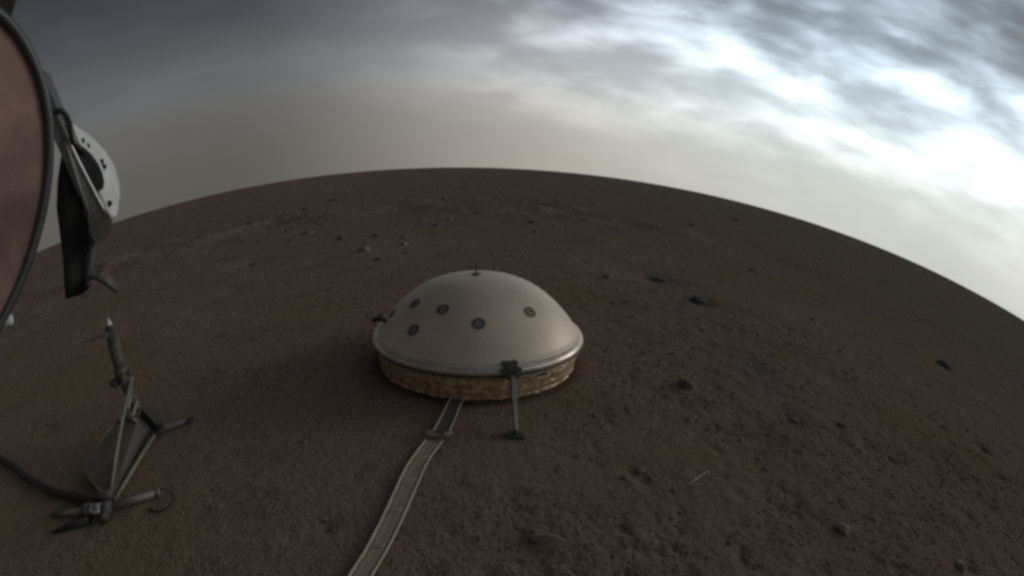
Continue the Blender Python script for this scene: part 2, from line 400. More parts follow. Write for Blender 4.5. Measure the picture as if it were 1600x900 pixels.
ROCK_MAT = {
    'dark': material('dark_rock', (0.165, 0.116, 0.092), 0.9, 0, 0.35, 9, bump=0.7, bscale=40, spec=0.15),
    'light': material('pale_rock', (0.28, 0.205, 0.165), 0.85, 0, 0.30, 12, bump=0.6, bscale=40, spec=0.2),
    'mid': material('brown_rock', (0.24, 0.175, 0.14), 0.9, 0, 0.35, 10, bump=0.7, bscale=40, spec=0.15),
    'slate': material('slate_rock', (0.120, 0.114, 0.122), 0.9, 0, 0.3, 10, bump=0.6, bscale=40, spec=0.15),
}
ROCKS = [
#   spot on the ground, width, depth, height, kind, turn, label
    (0.594, 1.487, 0.0800, 0.0600, 0.0508, 'dark', 35, 'largest dark knobbly rock on the soil to the right of the domed shield'),
    (-1.333, 3.820, 0.1110, 0.0833, 0.0750, 'light', 10, 'palest squat rock on the left plain, with a dark hollow at its left'),
    (-1.859, 4.659, 0.0959, 0.0719, 0.0617, 'dark', 0, 'dark stone just left of and beyond the pale squat rock'),
    (-2.575, 5.386, 0.1951, 0.1463, 0.0659, 'mid', 15, 'flat brown rock farthest left in the cluster on the left plain'),
    (-4.713, 7.577, 0.2180, 0.1635, 0.0872, 'dark', 40, 'dark flat stone at the edge of the reddish band, far left'),
    (-2.377, 3.780, 0.0978, 0.0734, 0.0330, 'dark', 20, 'low dark stone alone on the smooth soil left of the pale squat rock'),
    (-1.047, 4.078, 0.0750, 0.0563, 0.0519, 'light', 60, 'small pale stone right of the pale squat rock'),
    (-0.930, 3.696, 0.0576, 0.0432, 0.0283, 'dark', 60, 'small dark stone touching the near side of a small pale stone'),
    (-1.171, 4.543, 0.0770, 0.0577, 0.0404, 'dark', 60, 'dark stone just beyond the small pale stone right of the squat rock'),
    (-1.080, 3.430, 0.0792, 0.0594, 0.0312, 'dark', -20, 'low dark stone nearest the viewer below the pale squat rock'),
    (-0.975, 6.094, 0.1008, 0.0756, 0.0756, 'light', 0, 'upright pale stone in the middle distance beyond the shield'),
    (-1.023, 5.480, 0.1140, 0.0855, 0.0410, 'dark', 0, 'flat dark stone just left of the upright pale stone'),
    (-1.289, 5.963, 0.1163, 0.0872, 0.0449, 'mid', 30, 'second flat stone to the left of the upright pale stone'),
    (-0.769, 6.114, 0.0755, 0.0566, 0.0453, 'dark', 70, 'small dark stone just right of the upright pale stone'),
    (-0.302, 5.876, 0.0721, 0.0541, 0.0361, 'dark', 15, 'tiny dark stone midway between the upright pale stone and the dark pair'),
    (0.033, 5.973, 0.1058, 0.0793, 0.0586, 'dark', 15, 'farther of two dark stones beyond the right shoulder of the shield'),
    (0.067, 5.077, 0.0693, 0.0520, 0.0499, 'dark', 80, 'nearer of two dark stones beyond the right shoulder of the shield'),
    (-0.534, 3.909, 0.0433, 0.0325, 0.0293, 'light', 5, 'tiny pale stone directly beyond the pin on top of the shield'),
    (-0.109, 3.669, 0.0455, 0.0341, 0.0273, 'mid', 5, 'tiny brown stone just beyond the top right of the dome'),
    (0.307, 5.681, 0.0930, 0.0698, 0.0419, 'mid', 50, 'brown flat stone right of the two dark stones'),
    (0.548, 3.136, 0.0881, 0.0661, 0.0357, 'mid', 20, 'flat brown stone right of the dome, nearer than the bluish pair'),
    (0.969, 3.435, 0.1475, 0.1106, 0.0487, 'slate', -25, 'bluish grey elongated rock, left of the dark slate rock on the right plain'),
    (1.106, 2.901, 0.1161, 0.0871, 0.0503, 'slate', 5, 'dark slate coloured rock on the right plain'),
    (3.458, 2.812, 0.1830, 0.1373, 0.0988, 'slate', 15, 'broad dark rock sunk in the soil at the far right'),
    (2.299, 4.601, 0.1264, 0.0948, 0.0505, 'mid', 0, 'low brown stone on the right plain close to the far slope'),
    (0.860, 0.759, 0.0577, 0.0433, 0.0276, 'light', -10, 'pale wedge shaped rock with a dark hollow below it, bottom right'),
    (0.685, 1.145, 0.0223, 0.0167, 0.0146, 'light', 10, 'small pale stone in the right foreground above the sliver'),
    (0.075, 0.680, 0.0861, 0.0258, 0.0172, 'light', -14, 'long thin pale slab edge sticking out of the soil near the bottom centre'),
    (0.322, 0.954, 0.0329, 0.0247, 0.0118, 'mid', 20, 'crumbly brown lump of soil rock left of the sliver'),
    (0.346, 0.922, 0.0194, 0.0146, 0.0087, 'mid', 70, 'brown lump nestled against the crumbly soil rock'),
    (0.274, 0.917, 0.0222, 0.0167, 0.0114, 'dark', 40, 'small dark lump at the left end of the crumbly group'),
    (0.394, 0.876, 0.0223, 0.0167, 0.0115, 'mid', 30, 'brown stone at the lower left end of the sliver'),
    (0.492, 0.704, 0.0252, 0.0189, 0.0160, 'dark', 30, 'dark rounded stone in the bottom right foreground'),
    (0.350, 0.660, 0.0123, 0.0092, 0.0086, 'light', 30, 'small pale chip at the bottom, left of the dark rounded stone'),
    (1.295, 0.620, 0.0645, 0.0484, 0.0271, 'mid', -20, 'brown rock at the bottom right edge of the picture'),
    (-1.929, 1.089, 0.0376, 0.0282, 0.0226, 'dark', 0, 'small dark stone on the soil left of the tripod frame'),
    (-0.572, 0.990, 0.0252, 0.0189, 0.0113, 'mid', 0, 'small brown stone midway between tripod frame and shield'),
    (-0.375, 0.675, 0.0223, 0.0167, 0.0100, 'dark', -40, 'dark lump on the soil left of the ribbon tether'),
    (-0.400, 0.700, 0.0157, 0.0118, 0.0077, 'mid', -30, 'small brown lump beside the dark lump left of the tether'),
    (1.224, 1.354, 0.0474, 0.0356, 0.0213, 'mid', -30, 'brown angular stone on the right plain below the slate rocks'),
    (6.626, 15.188, 0.3591, 0.2693, 0.1616, 'mid', 10, 'brown stone near the horizon on the right'),
    (2.044, 2.961, 0.0595, 0.0446, 0.0268, 'dark', 0, 'small dark stone on the right slope under the horizon'),
    (0.990, 1.344, 0.0537, 0.0402, 0.0176, 'dark', -35, 'elongated dark stone beside the brown angular stone'),
    (0.693, 1.517, 0.0122, 0.0091, 0.0091, 'light', 0, 'tiny pale chip just right of the largest dark knobbly rock'),
    (3.156, 9.247, 0.1590, 0.1193, 0.0596, 'dark', 0, 'dark flat stone near the horizon right of the shield'),
    (-4.989, 12.071, 0.2478, 0.1858, 0.0956, 'dark', 0, 'dark stone below the horizon straight above the left plain cluster'),
    (-4.462, 9.325, 0.2103, 0.1577, 0.0883, 'dark', 0, 'dark stone on the reddish band, left of the horizon stones'),
    (-5.181, 9.754, 0.1797, 0.1348, 0.0809, 'mid', 0, 'brown stone beside the dark stone on the reddish band'),
    (-46.927, -48.496, 0.9132, 0.6849, 0.4931, 'mid', 0, 'small brown stone close under the right horizon'),
    (2.375, 1.408, 0.0770, 0.0577, 0.0346, 'dark', 0, 'dark low rock near the right edge of the picture'),
    (0.711, 1.001, 0.0266, 0.0199, 0.0120, 'mid', 0, 'brown stone right of the sliver'),
    (0.233, 1.216, 0.0268, 0.0201, 0.0103, 'mid', 0, 'low brown stone right of the strut foot'),
]
for k, (x, y, w, d, h, kind, turn, label) in enumerate(ROCKS):
    v, f = rock_shape(100 + k, w, d, h, sub=3 if w > 0.04 else 2, cuts=9, rough=0.3)
    o = link('rock', v, f, ROCK_MAT[kind], loc=(x, y, hz(x, y) + h * (0.55 if h < 0.26 * w else 0.10)), smooth=True)
    o.rotation_euler = (R(6), R(-5), R(turn))
    tag(o, label, 'rock', 'rocks scattered over the plain')

def scatter(name, count, rmin, rmax, smin, smax, mat, seed, azlim=74, power=2.2, mask=None, sub=1, smax_scale=1.3):
    g = np.random.default_rng(seed); bv, bf = ico(sub); bf = np.array(bf)
    a = np.radians(g.uniform(-azlim, azlim, count)); r = rmin * (rmax / rmin) ** (g.random(count) ** 0.85)
    x, y = r * np.sin(a), r * np.cos(a)
    keep = np.hypot(x - SEIS[0], y - SEIS[1]) > 0.39
    if mask is not None: keep &= mask(x, y, g)
    x, y, r = x[keep], y[keep], r[keep]; n = len(x)
    s = (smin + (smax - smin) * g.random(n) ** power)
    s = s * np.clip(r / 1.6, 0.55, smax_scale)
    z = height(x, y)
    ang = g.uniform(0, 6.28, n); ca, sa = np.cos(ang), np.sin(ang)
    jit = 1 + 0.35 * (g.random((n, len(bv))) - 0.5) * 2
    P = bv[None] * jit[..., None] * (s[:, None, None] * np.stack([g.uniform(0.8, 1.5, n), g.uniform(0.7, 1.1, n), g.uniform(0.4, 0.8, n)], 1)[:, None, :])
    X = P[..., 0] * ca[:, None] - P[..., 1] * sa[:, None] + x[:, None]
    Y = P[..., 0] * sa[:, None] + P[..., 1] * ca[:, None] + y[:, None]
    Z = P[..., 2] + z[:, None] + s[:, None] * 0.12
    VV = np.stack([X, Y, Z], -1).reshape(-1, 3); FF = (bf[None] + (np.arange(n) * len(bv))[:, None, None]).reshape(-1, 3)
    me = bpy.data.meshes.new(name)
    me.vertices.add(len(VV)); me.vertices.foreach_set('co', VV.ravel())
    me.loops.add(FF.size); me.loops.foreach_set('vertex_index', FF.ravel().astype(np.int32))
    me.polygons.add(len(FF)); me.polygons.foreach_set('loop_start', (np.arange(len(FF)) * 3).astype(np.int32))
    me.polygons.foreach_set('use_smooth', np.ones(len(FF), bool)); me.update(calc_edges=True)
    me.materials.append(mat)
    o = bpy.data.objects.new(name, me); COL.objects.link(o); o['kind'] = 'stuff'
    return o
def clumpy(x, y, g): return (fbm(x / 0.5 + 7, y / 0.5, octv=3) + 0.30 * np.clip((np.arctan2(x, y) + 0.6) / 0.8, -1, 1) + 0.35 * g.random(len(x))) > 0.22
def rimmy(x, y, g): return (fbm(x / 2.5 + 3, y / 2.5, octv=3) + 0.3 * g.random(len(x)) - 0.5 * np.clip(np.arctan2(x, y) / 0.4, 0, 1)) > 0.10
soil_clods = material('soil_clods', (0.235, 0.160, 0.120), 0.95, 0, 0.4, 30, spec=0.1)
tag(scatter('soil_clods', 26000, 0.35, 3.2, 0.0014, 0.0065, soil_clods, 5, mask=clumpy), 'small brown clods strewn over the bare soil', 'gravel')
tag(scatter('pale_pebbles', 1100, 0.4, 5.0, 0.001, 0.0045, ROCK_MAT['light'], 6, mask=clumpy), 'tiny pale pebbles sprinkled over the soil', 'gravel')
tag(scatter('rim_stones', 1100, 4.2, 26.0, 0.004, 0.012, ROCK_MAT['dark'], 8, mask=rimmy, smax_scale=5), 'dark stones spread over the far rough plain', 'gravel')

# ------------------------------------------------------------------ domed shield
white_shell = material('dusty_shell', (0.74, 0.605, 0.475), 0.52, 0.22, col2=(0.57, 0.455, 0.35), scale=5, bump=0.10, bscale=260, spec=0.5)
ring_metal = material('rim_metal', (0.66, 0.56, 0.46), 0.32, 0.5, 0.3, 30, bump=0.05)
gold_cloth = material('golden_blanket', (0.72, 0.50, 0.31), 0.42, 0.30, 0.65, 55, bump=0.9, bscale=90)
gold_edge = material('golden_trim', (0.62, 0.47, 0.30), 0.35, 0.6, 0.3, 40)
green_metal = material('weathered_green_metal', (0.115, 0.112, 0.092), 0.6, 0.4, 0.4, 50, bump=0.3)
dark_part = material('dark_fitting', (0.045, 0.043, 0.04), 0.7, 0.1, 0.5, 200, bump=0.4)
cx, cy = SEIS
shield = thing('domed_shield', (cx, cy, 0), 'pale domed instrument cover with rivet-like rosettes and a golden brown skirt resting on the soil', 'instrument cover')
PROF = [(0.0, 0.311), (0.03, 0.3107), (0.06, 0.3092), (0.1, 0.304), (0.14, 0.2943), (0.18, 0.2788), (0.22, 0.2567), (0.26, 0.227), (0.29, 0.1992), (0.32, 0.1662), (0.34, 0.141), (0.352, 0.1244), (0.358, 0.1157), (0.36, 0.1127)]
def prof_z(r): return float(np.interp(r, [a for a, b in PROF], [b for a, b in PROF]))
pr = [(r_, prof_z2) for r_, prof_z2 in zip(np.linspace(0, 0.350, 40), [0.108 + 0.203 * (1 - (q / 0.363) ** 2.6) ** 0.98 for q in np.linspace(0, 0.350, 40)])]
m = MB(); m.lathe((cx, cy, 0), pr + [(0.3525, 0.1265), (0.3530, 0.1235)], 160); m.build('dome', white_shell, shield, True)
m = MB(); m.lathe((cx, cy, 0), [(0.3522, 0.1240), (0.3535, 0.1232), (0.3560, 0.1240), (0.3595, 0.1232), (0.3640, 0.1205), (0.3690, 0.1165), (0.3722, 0.1115), (0.3732, 0.1060), (0.3722, 0.1005), (0.3690, 0.0970), (0.364, 0.0960), (0.360, 0.0960)], 160)
m.build('rim', ring_metal, shield, True)
m = MB(); m.lathe((cx, cy, 0), [(0.358, 0.0958), (0.3600, 0.0955), (0.3605, 0.0935), (0.3660, 0.0930), (0.3685, 0.0910), (0.3680, 0.0885), (0.364, 0.0870), (0.359, 0.0868)], 160)
m.build('lower_rim', green_metal, shield, True)
m = MB(); m.lathe((cx, cy, 0), [(0.356, 0.0865), (0.3635, 0.086), (0.3650, 0.0840), (0.3635, 0.082), (0.357, 0.0815)], 160)
m.build('piping', gold_edge, shield, True)
zs = np.linspace(0.083, 0.009, 34)
def skirt_r(r, z, a):
    pleat = (0.0005 + 0.0012 * float(vnoise(math.cos(a) * 2.5 + 4, math.sin(a) * 2.5, 0))) * math.cos(2 * math.pi * (z - 0.006) / 0.027)
    x, y = math.cos(a) * 9, math.sin(a) * 9
    if z < 0.02: r += 0.002 * float(vnoise(math.cos(a) * 12, math.sin(a) * 12, 3))
    cr = 0.0030 * float(vnoise(x * 2.2, y * 2.2, z * 30)) + 0.0022 * abs(float(vnoise(x * 5 + z * 120, y * 5 - z * 60, z * 90)))
    return r + pleat + cr
m = MB(); m.lathe((cx, cy, 0), [(0.3575 - 0.012 * ((0.088 - z) / 0.084) ** 1.5 + (0.0015 if z < 0.012 else 0), z) for z in zs], 420, fn=skirt_r)
m.build('skirt', gold_cloth, shield, True)
# row of dark rosettes let into the shell
def on_dome(x, y):
    r = math.hypot(x - cx, y - cy); zz = lambda q: 0.108 + 0.203 * (1 - (min(q, 0.36) / 0.363) ** 2.6) ** 0.98
    s = (zz(r + 0.002) - zz(max(r - 0.002, 0))) / 0.004
    ux, uy = ((x - cx) / max(r, 1e-6), (y - cy) / max(r, 1e-6))
    return Vector((x, y, zz(r))), Vector((-s * ux, -s * uy, 1)).normalized()
spot_mat = material('rosette_ring', (0.20, 0.165, 0.135), 0.7, 0.2, 0.6, 260)
for (x, y) in [(-0.3458, 1.4537), (-0.2417, 1.3816), (-0.1272, 1.3335), (0.0217, 1.4261), (-0.3292, 1.3536), (-0.4382, 1.5084), (cx + 0.17, cy + 0.19), (cx - 0.02, cy + 0.26), (cx - 0.2, cy + 0.16)]:
    p, n = on_dome(x, y)
    m = MB(); m.disc(p + n * 0.0006, n, 0.0200, 0.0018, 28, r_in=0.0095)
    u = n.orthogonal().normalized(); w = n.cross(u)
    ro = m.build('rosette', spot_mat, shield)
    m = MB(); m.disc(p + n * 0.0008, n, 0.0048, 0.004, 12); m.build('screw', spot_mat, ro)
m = MB(); p, n = on_dome(-0.1648, 1.5971); m.disc(p + Vector((0, 0, 0.002)), n, 0.016, 0.004, 20); m.tube([p, p + Vector((0, 0, 0.035))], [0.0032, 0.0026], 8)
m.tube([p + Vector((0, 0, 0.033)), p + Vector((0, 0, 0.040))], [0.0036, 0.0036], 8)
m.build('top_pin', green_metal, shield)
# clamp on the rim with its leg that stands on the soil
foot = Vector((*(0.0019, 1.0724), 0)); foot.z = hz(foot.x, foot.y)
aq = math.atan2((-0.0207, 1.3904)[1] - 0.0 - cy, (-0.0207, 1.3904)[0] - cx)
ca = math.radians(-69.13)
cdir = Vector((math.cos(ca), math.sin(ca), 0)); csid = Vector((-math.sin(ca), math.cos(ca), 0)); rimp = Vector((cx, cy, 0)) + cdir * 0.372
m = MB()
m.bar(rimp + Vector((0, 0, 0.128)) - cdir * 0.022 - csid * 0.022, rimp + Vector((0, 0, 0.128)) - cdir * 0.022 + csid * 0.022, 0.03, 0.010)
m.bar(rimp + cdir * 0.007 + Vector((0, 0, 0.130)), rimp + cdir * 0.007 + Vector((0, 0, 0.088)), 0.030, 0.012, up=cdir)
m.bar(rimp + cdir * 0.010 - csid * 0.034 + Vector((0, 0, 0.118)), rimp + cdir * 0.010 + csid * 0.026 + Vector((0, 0, 0.118)), 0.012, 0.012)
m.tube([rimp + cdir * 0.012 - csid * 0.020 + Vector((0, 0, 0.1)), rimp + cdir * 0.012 + csid * 0.020 + Vector((0, 0, 0.1))], 0.0065, 10)
clamp = m.build('clamp', green_metal, shield)
top = rimp + cdir * 0.014 + Vector((0, 0, 0.100))
mid = top.lerp(foot, 0.45) + Vector((0, 0, 0.004))
m = MB(); m.bar(top, mid, 0.017, 0.009, up=cdir); m.bar(mid, foot + Vector((0, 0, 0.016)), 0.013, 0.007, up=cdir)
m.tube([top - csid * 0.011, top + csid * 0.011], 0.007, 10)
m.build('leg', green_metal, shield)
m = MB(); m.bar(foot + Vector((-0.026, 0.0, 0.005)), foot + Vector((0.024, -0.003, 0.005)), 0.026, 0.007); m.tube([foot + Vector((0, 0, 0.008)), foot + Vector((0, 0, 0.02))], 0.006, 8)
m.build('foot', green_metal, shield)
# small loops of the lifting hook on the back left of the shell
h0 = (-0.4819, 1.5064, 0.1759)
hv = Vector(h0)
m = MB(); m.bar(hv + Vector((0.035, 0.0, -0.02)), hv, 0.014, 0.010); m.bar(hv, hv + Vector((-0.028, 0.012, -0.012)), 0.018, 0.014); m.tube([hv + Vector((-0.004, -0.012, 0.0)), hv + Vector((-0.004, 0.012, 0.006))], 0.007, 10)
m.build('side_clamp', dark_part, shield)
m = MB(); sl, sn = Vector((cx, cy, 0)), Vector((math.cos(R(-51)), math.sin(R(-51)), 0)); tang = Vector((-sn.y, sn.x, 0))
m.bar(sl + sn * 0.3655 - tang * 0.014 + Vector((0, 0, 0.077)), sl + sn * 0.3655 + tang * 0.014 + Vector((0, 0, 0.077)), 0.004, 0.006)
m.build('slot', dark_part, shield)

# ------------------------------------------------------------------ tether
tape = material('tether_tape', (0.37, 0.285, 0.215), 0.65, 0.1, 0.25, 25, bump=0.3, bscale=80)
tape_edge = material('tether_edge', (0.52, 0.41, 0.315), 0.65, 0.2, 0.25, 40, bump=0.2)
tether = thing('flat_tether', (*(-0.2311, 0.8099), 0), 'flat beige ribbon tether with raised pale edges running from the shield toward the viewer', 'tether')
def lift(p, dz): return Vector((p[0], p[1], hz(p[0], p[1]) + dz))
L2 = [(-0.2315, 1.0175), (-0.2448, 0.9594), (-0.2560, 0.9017), (-0.2613, 0.8497), (-0.2640, 0.7997), (-0.2705, 0.7054), (-0.2805, 0.6168), (-0.2934, 0.5521), (-0.3451, 0.2931)]
R2 = [(-0.1867, 1.0179), (-0.1969, 0.9783), (-0.2079, 0.9296), (-0.2134, 0.8818), (-0.2166, 0.8348), (-0.2245, 0.7302), (-0.2356, 0.6312), (-0.2496, 0.5579), (-0.3012, 0.2989)]
L1 = [(-0.1960, 1.2710), (-0.2036, 1.2055), (-0.2115, 1.1129), (-0.2188, 1.0523)]
R1 = [(-0.1571, 1.2750), (-0.1642, 1.2094), (-0.1701, 1.1169), (-0.1760, 1.0564)]
def ribbon(Lp, Rp, name, z0, mat_c, mat_e, er):
    Ls = sm([lift(p, 0) for p in Lp], 6); Rs = sm([lift(p, 0) for p in Rp], 6)
    zc = [max(a.z, b.z, hz((a.x + b.x) / 2, (a.y + b.y) / 2)) for a, b in zip(Ls, Rs)]
    zc = [max(zc[max(0, i - 2):i + 3]) + z0 for i in range(len(zc))]
    zc = [sum(zc[max(0, i - 2):i + 3]) / len(zc[max(0, i - 2):i + 3]) for i in range(len(zc))]
    v = []; f = []
    for i, (a, b) in enumerate(zip(Ls, Rs)):
        for (p, z) in ((a, zc[i]), (b, zc[i]), (b, zc[i] - 0.0022), (a, zc[i] - 0.0022)): v.append((p.x, p.y, z))
    for i in range(len(Ls) - 1):
        for k in range(4): f.append((i * 4 + k, i * 4 + (k + 1) % 4, i * 4 + 4 + (k + 1) % 4, i * 4 + 4 + k))
    mb = MB(); mb.add(v, f); mb.build(name, mat_c, tether)
    for S in (Ls, Rs):
        mb = MB(); mb.tube([(p.x, p.y, zc[i] + 0.0010) for i, p in enumerate(S)], er, 8); mb.build('edge_cord', mat_e, tether, True)
    return Ls, Rs, zc
Ls, Rs, zc = ribbon(L2, R2, 'ribbon', 0.0065, tape, tape_edge, 0.0026)
ribbon(L1, R1, 'connector_strip', 0.012, material('strip_tape', (0.115, 0.092, 0.076), 0.8, 0, 0.3, 30), tape_edge, 0.0024)
for k in (10, 22, 29, 36):         # stitched cross folds
    a, b = Ls[k].lerp(Rs[k], 0.16), Ls[k].lerp(Rs[k], 0.84)
    mb = MB(); mb.tube([Vector((a.x, a.y, zc[k] + 0.0008)), Vector(((a.x + b.x) / 2, (a.y + b.y) / 2 + 0.003, zc[k] + 0.0016)), Vector((b.x, b.y, zc[k] + 0.0008))], 0.0013, 6)
    mb.build('fold', tape_edge, tether, True)
for q in (0.3, 0.7):                      # fine printed traces along the ribbon
    mb = MB(); mb.tube([(Ls[i].x * (1 - q) + Rs[i].x * q, Ls[i].y * (1 - q) + Rs[i].y * q, zc[i] + 0.0002) for i in range(len(Ls))], 0.0007, 6)
    mb.build('trace', tape_edge, tether, True)
ca_, cb_ = lift((-0.2308, 1.0353), 0.014), lift((-0.1751, 1.0313), 0.014)
mb = MB(); mb.bar(ca_, cb_, 0.012, 0.007); mb.bar(ca_ + Vector((-0.004, 0.004, 0.003)), ca_ + Vector((0.010, 0.006, 0.004)), 0.018, 0.008); mb.bar(cb_ + Vector((-0.010, 0.0, 0.003)), cb_ + Vector((0.004, 0.003, 0.003)), 0.022, 0.008)
mb.tube([cb_ + Vector((0.002, 0.004, 0.003)), cb_ + Vector((0.008, 0.018, 0.003))], 0.003, 8)
mb.build('coupling', material('coupling_metal', (0.34, 0.27, 0.20), 0.6, 0.3, 0.4, 60, bump=0.4), tether)

# ------------------------------------------------------------------ tripod frame at the left
pale_metal = material('pale_strut', (0.28, 0.24, 0.19), 0.5, 0.3, 0.3, 40, bump=0.2)
warm_metal = material('ochre_strut', (0.25, 0.215, 0.15), 0.5, 0.3, 0.3, 40, bump=0.2)
rosy_metal = material('rosy_bar', (0.27, 0.215, 0.195), 0.6, 0.2, 0.3, 40, bump=0.3)
olive_metal = material('olive_tube', (0.120, 0.098, 0.072), 0.65, 0.2, 0.6, 45, bump=0.4)
panel_mat = material('olive_panel', (0.225, 0.185, 0.135), 0.7, 0.1, 0.5, 22, bump=0.3)
panel_dark = material('dark_panel', (0.090, 0.078, 0.060), 0.65, 0.1, 0.4, 14, bump=0.3)
bright = material('polished_steel', (0.5, 0.48, 0.45), 0.18, 0.9, 0.1, 40)
white_p = material('white_paint', (0.62, 0.61, 0.57), 0.5, 0.0, 0.25, 30)
black_m = material('black_cable', (0.020, 0.016, 0.015), 0.6, 0.0, 0.4, 40)
FX = thing('support_frame', (*(-1.1033, 0.7454), 0), 'dusty olive tripod frame with a tilted mast and splayed feet standing left of the shield', 'instrument frame')
Apt = Vector((-1.0685, 0.6732, 0.0120)); Bpt = Vector((-1.1442, 1.0168, 0.0120)); Tm = Vector((-1.3380, 1.1197, 0.3450)); Km = Vector((-1.2671, 1.0518, 0.1900)); Lm = Vector((-1.2073, 1.0161, 0.0850))
MB_ = MB
m = MB(); m.tube([Tm, Tm.lerp(Km, 0.5), Km], [0.0215, 0.0225, 0.0215], 14); m.tube([Tm.lerp(Km, 0.80), Km.lerp(Tm, 0.02)], [0.0245, 0.0245], 14)
mast = m.build('mast', olive_metal, FX, True)
m = MB(); m.tube([Km, Lm], [0.019, 0.017], 12); m.bar(Km.lerp(Lm, 0.30) + Vector((0.012, 0, 0)), Km.lerp(Lm, 0.5) + Vector((0.012, 0, 0)), 0.028, 0.02, up=(0, 1, 0)); m.bar(Km.lerp(Lm, 0.62) + Vector((-0.008, 0, 0)), Km.lerp(Lm, 0.95) + Vector((-0.004, 0, 0)), 0.036, 0.026, up=(0, 1, 0))
m.build('lower_mast', olive_metal, FX)
m = MB(); k0 = Vector((-1.1876, 1.0240, 0.0800)); m.bar(k0, Bpt + Vector((0.012, 0, 0.012)), 0.040, 0.030, up=(0, 1, 0)); m.build('foot_block', material('black_block', (0.034, 0.031, 0.026), 0.6, 0.1, 0.4, 40), FX)
for (q0, q1, rd) in [(0.30, 0.34, 0.0236), (0.60, 0.63, 0.0240)]:
    m = MB(); m.tube([Tm.lerp(Km, q0), Tm.lerp(Km, q1)], rd, 14); m.build('collar', olive_metal, mast, True)
m = MB(); m.tube([Tm, Tm + (Tm - Km).normalized() * 0.034 + Vector((0.0, 0, 0))], [0.0125, 0.0045], 10); m.build('tip', white_p, FX, True)
tp = Vector((-1.3199, 1.0856, 0.3350)); te = Vector((-1.4212, 1.0439, 0.3350)); m = MB(); m.plate([tp + Vector((0, 0, 0.008)), tp - Vector((0, 0, 0.010)), te - Vector((0, 0, 0.003)), te + Vector((0, 0, 0.003))], 0.004, n=(0.3, -1, 0)); m.build('wing', rosy_metal, FX)
m = MB(); m.bar(Vector((-1.2805, 1.0317, 0.1780)), Vector((-1.3156, 1.0407, 0.1820)), 0.030, 0.018); m.build('bracket', panel_dark, FX)
m = MB(); m.bar(Vector((-1.2446, 1.0749, 0.2000)), Vector((-1.2657, 1.0606, 0.1970)), 0.026, 0.016); m.build('bracket', panel_dark, FX)
# long pale rod from the front node up to the mast
m = MB(); m.tube([Apt, Vector((-1.2278, 1.0572, 0.1850))], 0.0058, 8); m.build('rod', pale_metal, FX, True)
m = MB(); m.tube([Apt + Vector((0.02, 0.0, 0)), Vector((-1.1187, 0.9717, 0.0200))], 0.0075, 8); m.build('strut', warm_metal, FX, True)
Lc = Vector((-1.2940, 0.7722, 0.0300)); Tc = Vector((-1.2322, 0.9420, 0.1000)); Rc = Vector((-1.1319, 0.9663, 0.0400)); Tr = Vector((-1.1686, 0.9767, 0.0850))
m = MB(); m.plate([Tc, Lc, Lc + Vector((0.015, 0, -0.02)), Apt + Vector((-0.02, 0.01, 0.0)), Apt + Vector((0, 0.012, 0.004))], 0.004); m.build('panel', panel_mat, FX)
m = MB(); m.plate([Tc + Vector((0.004, 0, 0)), Apt + Vector((0.006, 0.014, 0.004)), Rc, Tr], 0.004); m.build('panel', panel_dark, FX)['label'] = 'darker panel between the rod and the ochre strut'
m = MB(); m.tube([Tc, Lc], 0.0045, 8); m.build('panel_edge', pale_metal, FX, True)
m = MB(); m.tube([Lc, Apt + Vector((-0.012, 0, 0.004))], 0.0048, 8); m.build('panel_edge', warm_metal, FX, True)
for (a, b, r_) in [((-1.2184, 1.0267, 0.1500), (-1.1916, 0.9654, 0.1200), .006), ((-1.1902, 1.0124, 0.1200), (-1.1706, 0.9524, 0.1000), .007), ((-1.2103, 0.9605, 0.1000), (-1.1546, 0.9542, 0.0850), .006), ((-1.1976, 0.9238, 0.0950), (-1.2459, 0.9670, 0.1200), .003)]:
    m = MB(); m.tube([a, b], r_, 8); m.build('fitting', pale_metal, FX, True)
# node at the front with rollers
nd = Vector((-1.0566, 0.6237, 0.0220))
m = MB(); m.tube([nd + Vector((-0.045, -0.008, 0)), nd + Vector((0.01, 0.004, 0))], 0.019, 16); m.build('roller', bright, FX, True)
m = MB(); m.tube([nd + Vector((0.012, 0.004, 0.0)), nd + Vector((0.034, 0.01, 0.0))], 0.022, 16); m.tube([nd + Vector((-0.062, -0.010, 0)), nd + Vector((-0.044, -0.006, 0))], 0.021, 16)
m.tube([nd + Vector((-0.05, 0.035, 0.01)), nd + Vector((0.01, 0.05, 0.012))], 0.014, 10); m.build('roller_cheek', panel_dark, FX, True)
m = MB(); m.tube([nd + Vector((0.018, -0.02, -0.004)), nd + Vector((0.040, -0.012, -0.004))], 0.015, 12); m.build('knob', olive_metal, FX, True)
e0, e1 = Vector((-1.0284, 0.6477, 0.0200)), Vector((-0.9092, 0.7207, 0.0120))
m = MB(); m.tube([e0, e0.lerp(e1, 0.5), e1], [0.011, 0.0105, 0.009], 10); m.tube([e1, e1 + (e1 - e0).normalized() * 0.008], [0.012, 0.012], 10); m.build('foot_bar_and_shadow', rosy_metal, FX, True)
e2, e3 = Vector((-1.1308, 0.6174, 0.0120)), Vector((-1.2896, 0.5938, 0.0060))
m = MB(); m.tube([e2, e3], [0.011, 0.009], 10); m.build('foot_bar_and_shadow', panel_mat, FX, True)['label'] = 'short dark foot bar pointing left'
e4, e5 = Vector((-1.0880, 0.5927, 0.0120)), Vector((-1.2195, 0.5299, 0.0040))
m = MB(); m.tube([e4, e4.lerp(e5, 0.5), e5], [0.013, 0.011, 0.006], 10); m.build('foot_bar_and_shadow', black_m, FX, True)['label'] = 'black low strip standing in for the shadow in front of the left foot bar'  # black strip takes the place of the shadow on the soil
